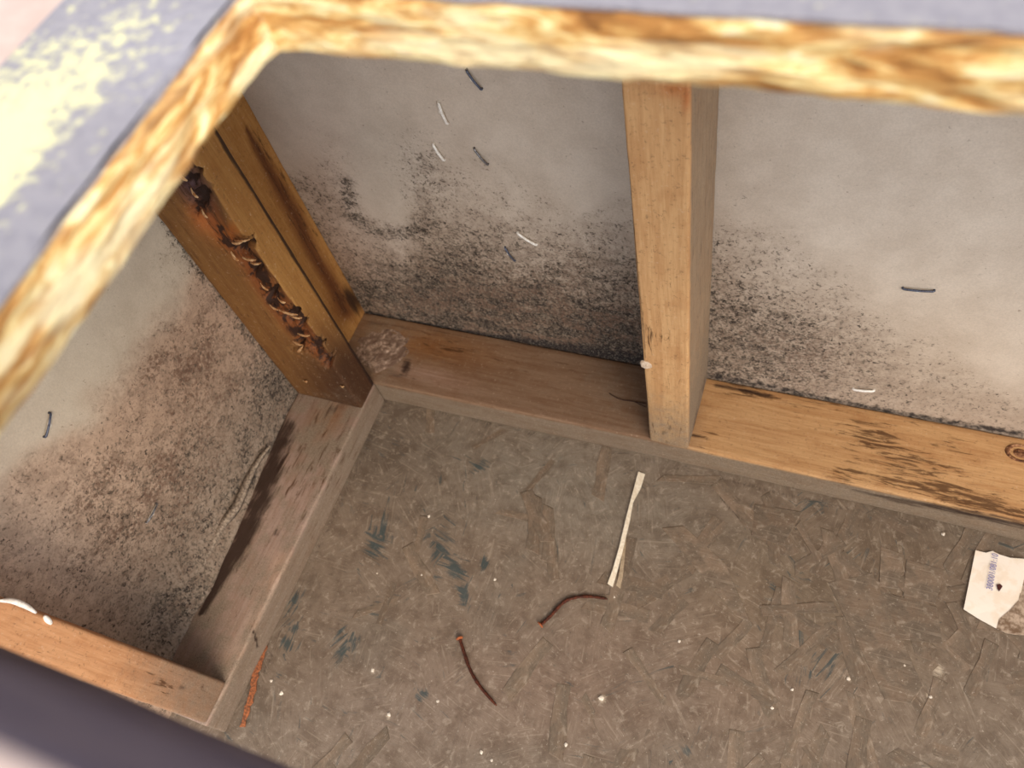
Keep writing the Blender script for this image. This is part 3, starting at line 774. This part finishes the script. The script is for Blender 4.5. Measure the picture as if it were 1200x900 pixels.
# ================================================================ things on the surfaces
m_rust = plain('dark_rust', (92, 44, 26), (52, 26, 18), 500, .8, .2, .6); m_rust2 = plain('orange_rust', (186, 104, 60), (110, 54, 30), 500, .85, 0, .6)
def tube_pts(P, R, ns=8):
    P = [np.array(p, float) for p in P]; V = []; F = []
    for i, p in enumerate(P):
        d = P[min(i+1, len(P)-1)]-P[max(i-1, 0)]; d /= np.linalg.norm(d)
        a = np.cross(d, [0.13, .21, 1]); a /= np.linalg.norm(a); b = np.cross(d, a)
        r = R[i] if hasattr(R, '__len__') else R
        for k in range(ns):
            th = 2*math.pi*k/ns; V.append(p+r*(a*math.cos(th)+b*math.sin(th)))
    for i in range(len(P)-1):
        for k in range(ns): F.append((i*ns+k, i*ns+(k+1) % ns, (i+1)*ns+(k+1) % ns, (i+1)*ns+k))
    F.append(tuple(range(ns))[::-1]); F.append(tuple((len(P)-1)*ns+k for k in range(ns)))
    return V, F
def smooth_path(P, n=24):
    P = np.array(P, float); t = np.linspace(0, 1, len(P)); out = []
    for u in np.linspace(0, 1, n):
        k = min(int(u*(len(P)-1)), len(P)-2); s_ = u*(len(P)-1)-k
        p0, p1, p2, p3 = P[max(k-1, 0)], P[k], P[k+1], P[min(k+2, len(P)-1)]
        out.append(.5*((2*p1)+(-p0+p2)*s_+(2*p0-5*p1+4*p2-p3)*s_**2+(-p0+3*p1-3*p2+p3)*s_**3))
    return out
def nail(pxs, head_first, label):
    R = .0016
    P = smooth_path([at(x, y, 2, FL+R+.0004) for x, y in pxs], 26)
    t = thing('bent_nail', tuple(P[0]-np.array([0, 0, R])), label, 'nail', 'bent rusty nails on the floor')
    rr = [R*(1+.18*rnd.uniform(-1, 1)) for _ in P]; rr[-1] = R*.25; rr[-2] = R*.7
    V, F = tube_pts(P, rr, 10); part('shank', V, F, m_rust, t, True)
    d = P[1]-P[0]; d /= np.linalg.norm(d)
    P[0] = P[0]+np.array([0, 0, .0012])
    V, F = tube_pts([P[0]-d*.0014, P[0]-d*.0012, P[0]-d*.0002, P[0]+d*.0004], [.0028, .0036, .0036, .0018], 14)
    V = np.array(V); V[:, 2] = np.maximum(V[:, 2], FL+.0002)
    h = part('nail_head', V, F, m_rust2, t, True); return t
nail([(539, 749), (543, 762), (551, 785), (563, 805), (582, 827)], True, 'dark rusty nail curved downwards, left of the other nail, head at its top')
nail([(634, 732), (645, 722), (660, 706), (675, 700), (692, 699), (712, 702)], True, 'bent rusty nail below the white sliver, arched with its head at the left')

# white sliver
m_white = plain('white_sliver', (240, 228, 208), (222, 206, 182), 300, .6)
m_shaded = plain('shaded_white_sliver', (176, 154, 128), (150, 130, 106), 300, .7)  # shadowed half of the folded strip, shade painted in as tan
def strip(name, edgeL, edgeR, z, th, mat, parent=None, loc=None):
    n = len(edgeL); V = []
    for dz in (0, th):
        for k, (a, b) in enumerate(zip(edgeL, edgeR)):
            lift = z+.0012*math.sin(math.pi*k/(n-1))
            V.append(at(a[0], a[1], 2, lift)+np.array([0, 0, dz])); V.append(at(b[0], b[1], 2, lift)+np.array([0, 0, dz]))
    m2 = 2*n; F = []
    for k in range(n-1):
        F.append((2*k, 2*k+2, 2*k+3, 2*k+1)); F.append((m2+2*k, m2+2*k+1, m2+2*k+3, m2+2*k+2))
        F.append((2*k, m2+2*k, m2+2*k+2, 2*k+2)); F.append((2*k+1, 2*k+3, m2+2*k+3, m2+2*k+1))
    F.append((0, 1, m2+1, m2)); F.append((m2-2, 2*m2-2, 2*m2-1, m2-1))
    if parent: return part(name, V, F, mat, parent)
    return obj(name, V, F, mat, None, loc if loc is not None else tuple(V[0]))
p0 = at(735, 620, 2, FL)
sl = thing('white_sliver', tuple(p0), 'thin forked white sliver lying on the floor below the middle stud', 'sliver')
strip('pale_strand', [(748, 553), (744, 568), (738, 590), (733, 610), (726, 640), (718, 668), (712, 684)], [(756, 556), (751, 572), (742, 589), (738, 611), (731, 641), (724, 668), (718, 688)], FL+.001, .0008, m_white, sl)
strip('shaded_strand', [(732, 632), (728, 655), (725, 675), (722, 686)], [(734, 632), (732, 655), (730, 675), (727, 690)], FL+.0005, .0006, m_shaded, sl)
# orange rusty strip
rp = [(312, 757), (305, 775), (299, 795), (296, 812), (290, 832), (284, 852)]
rp = [tuple(q) for q in smooth_path([(x, y, 0) for x, y in rp], 22)]
edL = [(x-1.5-rnd.random()*3, y) for x, y, _ in rp]; edR = [(x+1.5+rnd.random()*3, y) for x, y, _ in rp]
rsx = strip('rusty_strip', edL, edR, FL+.0012, .0012, plain('rust_orange_flaky', (176, 104, 64), (112, 72, 52), 420, .9, 0, .8))
tag(rsx, 'narrow orange rusty strip on the floor beside the left bottom plate', 'strip')

# torn paper label
m_card = NT('torn_label_paper'); _n = m_card.noise(m_card.co, 70, 4, .6)
m_card = m_card.done(m_card.mix(m_card.mr(_n, .45, .62, 0, .5), lc((240, 226, 212)), lc((226, 204, 178))), None, .7)
m_crust = plain('crumpled_brown_backing', (178, 156, 136), (112, 88, 68), 180, .85, 0, .8)
def flat_poly(name, pts, z, th, mat, parent, curl=0):
    P = [at(x, y, 2, z) for x, y in pts]; c = np.mean(P, 0); n = len(P)
    bm = bmesh.new()
    vs = [bm.verts.new(p) for p in P]; f = bm.faces.new(vs)
    if f.normal.z < 0: f.normal_flip()
    bmesh.ops.triangulate(bm, faces=[f]); bmesh.ops.subdivide_edges(bm, edges=bm.edges[:], cuts=5, use_grid_fill=True)
    bmesh.ops.solidify(bm, geom=bm.faces[:], thickness=-th)
    V = np.array([v.co[:] for v in bm.verts]); bm.verts.index_update(); F = [tuple(v.index for v in f.verts) for f in bm.faces]; bm.free()
    if curl: V[:, 2] += curl*vnoise(V*np.array([1, 1, 0]), 60, 77, 3)
    return part(name, V, F, mat, parent)
lp = thing('torn_label', tuple(at(1165, 690, 2, FL)), 'torn white paper label with blue numbers at the right edge of the floor', 'label')
flat_poly('paper', [(1143, 645), (1155, 648), (1163, 646), (1171, 650), (1184, 654), (1215, 656), (1222, 680), (1200, 677), (1197, 692), (1192, 709), (1180, 719), (1172, 729), (1170, 738), (1150, 727), (1129, 714), (1136, 680)], FL+.0016, .0006, m_card, lp, .0012)
bk = flat_poly('backing', [(1167, 737), (1170, 726), (1182, 716), (1193, 704), (1198, 676), (1230, 676), (1240, 735), (1215, 745), (1190, 744), (1178, 742)], FL+.0008, .0012, m_crust, lp, .003)
bk['label'] = 'crumpled brownish paper backing'
def text_on(body, a, b, hpx, z, mat, parent, name):
    A_ = at(*a, 2, z); B_ = at(*b, 2, z); d = B_-A_; L = np.linalg.norm(d)
    cu = bpy.data.curves.new(name, 'FONT'); cu.body = body; cu.size = 1; cu.extrude = 0.01
    t = bpy.data.objects.new(name, cu); COL.objects.link(t)
    dg = bpy.context.evaluated_depsgraph_get(); me = bpy.data.meshes.new_from_object(t.evaluated_get(dg))
    bpy.data.objects.remove(t)
    xs = [v.co.x for v in me.vertices]; ys = [v.co.y for v in me.vertices]
    w_ = max(xs)-min(xs); h_ = max(ys)-min(ys)
    ex = d/L; ey = np.cross([0, 0, 1], ex)
    H = hpx
    V = [A_+ex*((v.co.x-min(xs))/w_*L)+ey*((v.co.y-min(ys))/h_*H)+np.array([0, 0, v.co.z*.005]) for v in me.vertices]
    F = [tuple(p.vertices) for p in me.polygons]
    return part(name, V, F, mat, parent)
m_ink = plain('faded_blue_ink', (112, 108, 160), (136, 130, 172), 500, .7)
text_on('380001/081:10', (1163, 692), (1170, 650), .0052, FL+.0033, m_ink, lp, 'printed_number')
hp = [at(x, y, 2, FL+.0034) for x, y in [(1168, 685), (1172, 684), (1175, 687), (1171, 693), (1169, 690)]]
o = part('puncture_mark', hp+[p-np.array([0, 0, .0006]) for p in hp], [(0, 1, 2, 3, 4), (9, 8, 7, 6, 5)]+[(i, (i+1) % 5, 5+(i+1) % 5, 5+i) for i in range(5)], plain('dark_red_brown', (70, 30, 26)), lp)
o['label'] = 'small dark red-brown puncture mark'

# staples standing out of the walls
m_steel = plain('grey_staple_wire', (150, 148, 150), (96, 94, 98), 600, .4, .7); m_steel2 = plain('white_bent_staple', (250, 246, 240), (226, 220, 212), 600, .5, .1); m_steel3 = plain('blue_grey_staple', (104, 110, 128), (74, 76, 90), 600, .4, .5)
m_torn = plain('torn_paper_lip', (246, 238, 228), (220, 210, 198), 300, .9)
def staple(a, b, ax, val, out, mat, label, R=.0010):
    A_ = at(*a, ax, val); B_ = at(*b, ax, val); o_ = np.zeros(3); o_[ax] = out; d = (B_-A_); L = np.linalg.norm(d); d /= L
    t = thing('staple', tuple((A_+B_)/2), label, 'staple', 'wire staples in the wall boards')
    s_ = np.cross(d, o_/abs(out)); h = o_*.0016
    P = [A_-o_*.001, A_+h*.6, A_+h+d*.001, A_+h*1.2+d*L*.5+s_*.0003, B_+h-d*.001, B_+h*.6, B_-o_*.001]
    V, F = tube_pts(P, R*(1.35 if mat is m_steel2 else 1), 6); part('wire', V, F, mat, t, True)
    Vl = []; n = 9
    for k in range(n):
        q = k/(n-1); c = A_-d*.001+(d*(L+.002))*q; ww = (.0022+.0010*math.sin(k*2.1))*math.sin(math.pi*(.08+.84*q))
        Vl += [c+s_*.0006-o_*.0004, c+s_*(.0006+ww)+o_*.0009, c+s_*(.0008+ww*1.3)-o_*.0004]
    Fl = []
    for k in range(n-1):
        for e in range(3): Fl.append((3*k+e, 3*k+(e+1) % 3, 3*k+3+(e+1) % 3, 3*k+3+e))
    part('paper_lip', Vl, Fl+[(0, 1, 2), (3*n-1, 3*n-2, 3*n-3)], m_torn, t)
yw = W+.0003
for a, b, mt, lab in [((547, 81), (565, 104), m_steel3, 'dark blue-grey staple highest on the back wall, just under the panel edge'),
                      ((514, 119), (525, 144), m_steel2, 'white staple second from the top on the back wall, upright'),
                      ((508, 168), (521, 187), m_steel2, 'white staple at the top of the mould on the back wall, left of its neighbour'),
                      ((556, 173), (572, 192), m_steel, 'grey staple on clean board right beside the speckled mould'),
                      ((607, 272), (629, 286), m_steel2, 'white staple amid the mould on the back wall'),
                      ((592, 289), (604, 305), m_steel3, 'small dark staple below left of the white one amid the mould'),
                      ((1058, 337), (1095, 340), m_steel3, 'lone grey staple lying flat in the clean right bay of the back wall'),
                      ((1000, 455), (1024, 457), m_steel2, 'pale staple low in the right bay just above the bottom plate')]:
    staple(a, b, 1, yw, -1, mt, lab)
staple((52, 512), (58, 484), 0, -W+.0003, 1, m_steel3, 'blue-grey staple in the left wall near the photo edge')
staple((171, 612), (183, 590), 0, -W+.0006, 1, m_steel, 'grey staple in the brown mould of the left wall')

# peeled paper edge at the foot of the left wall
m_peel = plain('frayed_paper_edge', (158, 142, 126), (98, 84, 74), 420, .95, 0, .8)
pk = [(318, 522), (303, 543), (292, 566), (280, 594), (262, 618), (246, 648), (236, 668), (224, 692)]
Pp = smooth_path([at(x, y, 2, .017) for x, y in pk], 40); V = []
for k, p in enumerate(Pp):
    n_ = rnd.uniform(-1, 1)*.0006; h = .0026*(.5+rnd.random()*.6)*math.sin(math.pi*(.05+.9*k/39))
    q = math.sin(math.pi*(.04+.92*k/39))**.7; p = p+np.array([-.004*(1-q), 0, -.004*(1-q)])
    V += [p+np.array([-.006, 0, .004])*q, p+np.array([n_, 0, h*.7])*q, p+np.array([.0010+n_, 0, -.0005])*q, p+np.array([-.003, 0, -.009])*q]
F = []
for k in range(len(Pp)-1):
    for e in range(4): F.append((4*k+e, 4*k+(e+1) % 4, 4*k+4+(e+1) % 4, 4*k+4+e))
F += [(0, 1, 2, 3), tuple(4*39+e for e in (3, 2, 1, 0))]
BASE[wall_left.name] = np.array(wall_left.location)
o = part('peeled_paper_edge', V, F, m_peel, wall_left, True)

# lumpy debris in the corner
def lump(name, c, rx, ry, h, mat, label, cat, seed, n=26, ax=2, parent=None):
    c = np.array(c, float); V = []; F = []
    for i in range(n+1):
        r = i/n
        for k in range(n):
            th = 2*math.pi*k/n; wob = 1+.3*(vnoise(np.array([[math.cos(th), math.sin(th), seed]]), 2.3, seed, 3)[0]-.5)*2
            x = c[0]+rx*r*wob*math.cos(th); y = c[1]+ry*r*wob*math.sin(th)
            z = h*max(0, 1-r*r)**.8*(.1+1.5*vnoise(np.array([[x, y, 0]]), 330, seed, 4)[0])
            V.append((x, y, c[2]+z))
    V = np.array(V)
    for i in range(n):
        for k in range(n): F.append((i*n+k, (i+1)*n+k, (i+1)*n+(k+1) % n, i*n+(k+1) % n))
    if ax == 1:      # grows towards -y instead of up
        d = V-c; V = c+np.c_[d[:, 0], -d[:, 2], d[:, 1]]
    V0 = V[:1]; F.append(tuple(range(n))[::-1]) if False else None
    o = obj(name, V, F, mat, None, tuple(c), True) if parent is None else part(name, V, F, mat, parent, True)
    if label: tag(o, label, cat)
    return o
s = NT('grimy_fluff'); _a = s.noise(s.co, 160, 4, .7, .5); _b = s.noise(s.co, 60, 3, .6)
m_fluff = s.done(s.mix(s.mr(_b, .45, .65), s.ramp(_a, [(.32, (70, 52, 44)), (.48, (134, 110, 94)), (.68, (190, 164, 146))]), lc((112, 88, 74))), s.bump(_a, .4, .001), .95)
c = at(450, 412, 2, 0); lump('dirt_clump', (c[0]-.004, c[1]+.002, -.0015),   .043, .038, .0034, m_fluff, 'clump of grimy fluff and dirt in the back left corner on the bottom plate', 'debris', 5, 40)
m_filler = plain('pale_filler', (206, 186, 166), (184, 160, 138), 300, .8)
c = at(757, 428, 1, -.0005); o = lump('filler_dab', (c[0], .0006, c[2]), .0055, .006, .004, m_filler, 'pale blob of filler low on the left edge of the middle stud', 'filler', 9, 14, 1)
# white filler on the near stud's upper edge
m_paint = plain('white_filler', (244, 238, 230), (222, 208, 196), 300, .7)
for nme, lab, pts in [('filler_smear', 'white smear of filler along the top edge of the near left stud', [(0, 704), (14, 704), (30, 710), (42, 718)]), ('filler_smear', 'short white filler crumb on the near left stud, right of the long smear', [(52, 722), (60, 731)])]:
    P = smooth_path([at(x, y, 0, .0008) for x, y in pts], 10)
    V, F = tube_pts(P, [.0009+.0012*math.sin(math.pi*k/9) for k in range(10)], 7)
    tag(obj(nme, V, F, m_paint, None, tuple(P[0]), True), lab, 'filler')
# root-like thread on the back plate
P = smooth_path([at(x, y, 2, .0009) for x, y in [(714, 461), (722, 466), (731, 469), (740, 470), (757, 473)]], 16)
V, F = tube_pts(P, .0005, 6); P2 = smooth_path([at(x, y, 2, .0009) for x, y in [(742, 470), (750, 474), (757, 477)]], 8); V2, F2 = tube_pts(P2, .0004, 6)
F = F+[tuple(i+len(V) for i in f) for f in F2]; V = list(V)+list(V2)
tag(obj('dark_thread', V, F, plain('dark_thread', (60, 38, 30)), None, tuple(P[0]), True), 'dark branching thread on the back bottom plate left of the middle stud', 'thread')
# knot in the back plate at the right edge
BASE[back_plate.name] = np.array(back_plate.location)
c = at(1196, 531, 2, 0); V = []; F = []; n = 20
prof = [(0, .0004), (.25, .0016), (.45, .0002), (.62, -.0012), (.8, .0004), (.93, .0012), (1.08, -.0006)]
for r_, z_ in prof:
    for k in range(n):
        th = 2*math.pi*k/n; V.append((c[0]+.0125*r_*math.cos(th), c[1]+.0095*r_*math.sin(th), z_+.0004*rnd.random()))
for i in range(len(prof)-1):
    for k in range(n): F.append((i*n+k, (i+1)*n+k, (i+1)*n+(k+1) % n, i*n+(k+1) % n))
s = NT('dark_knot'); _a = s.noise(s.co, 240, 4, .7)
m_knot = s.done(s.ramp(_a, [(.35, (52, 30, 20)), (.5, (112, 70, 44)), (.65, (176, 132, 96))]), s.bump(_a, .6, .001), .8)
part('knot', V, F, m_knot, back_plate, True)['label'] = 'dark round knot'

# plaster crumbs on the floor
m_crumb = plain('plaster_crumb', (232, 220, 204), (198, 182, 164), 500, .8)
crumbs = [(503, 605, 5), (580, 679, 4), (513, 822, 4), (437, 786, 5), (456, 838, 5), (705, 818, 7), (330, 812, 6), (494, 674, 3), (564, 882, 5), (576, 891, 4), (1105, 626, 5), (796, 752, 4), (663, 873, 5), (318, 798, 4), (1060, 780, 3), (1090, 817, 4),
          (928, 808, 4), (442, 672, 3), (720, 700, 3), (994, 795, 5), (905, 830, 4)]
crumb_labels = ['pale crumb alone on the upper left floor, below the corner of the back bottom plate', 'tiny crumb on the floor right of the dark teal stains', "pale crumb on the floor just left of the downward-curving nail's tip", 'pale crumb left of the head of the downward-curving nail', 'small crumb on the lower floor between the rusty strip and the downward-curving nail', 'largest pale crumb on the floor, below the arched nail', 'pale crumb close to the right side of the orange rusty strip', 'tiny crumb on the floor left of the lowest dark teal stain', 'left one of two close crumbs at the bottom centre of the floor', 'right, lower one of two close crumbs at the bottom centre of the floor', "crumb against the back bottom plate's foot, up left of the torn label", 'small crumb halfway between the arched nail and the torn label', 'crumb near the bottom edge, right of the downward-curving nail', 'tiny crumb beside the top of the orange rusty strip', 'tiny crumb on the lower right floor, up left of the pale round spot', 'small crumb just below the pale round spot at lower right', 'crumb at the bottom right centre, upper of two there', 'tiny crumb between the two left dark teal stains', 'tiny crumb at the lower end of the white sliver', "crumb on the right half of the floor, farthest left of the label's row", 'crumb at the bottom right centre, lower of two there']
cm = []
for k in range(4):
    bm = bmesh.new(); bmesh.ops.create_icosphere(bm, subdivisions=1, radius=1)
    for v in bm.verts: v.co *= rnd.uniform(.6, 1.15); v.co.z *= .5; v.co.z += .3
    me = bpy.data.meshes.new('plaster_crumb'); bm.to_mesh(me); bm.free(); me.materials.append(m_crumb); cm.append(me)
for k, (x, y, s_) in enumerate(crumbs):
    o = bpy.data.objects.new('plaster_crumb', cm[k % 4]); COL.objects.link(o); o.location = at(x, y, 2, FL); o.scale = (s_*.00042,)*3; o.rotation_euler = (0, 0, rnd.uniform(0, 6))
    tag(o, crumb_labels[k], 'crumb', 'plaster crumbs on the floor')
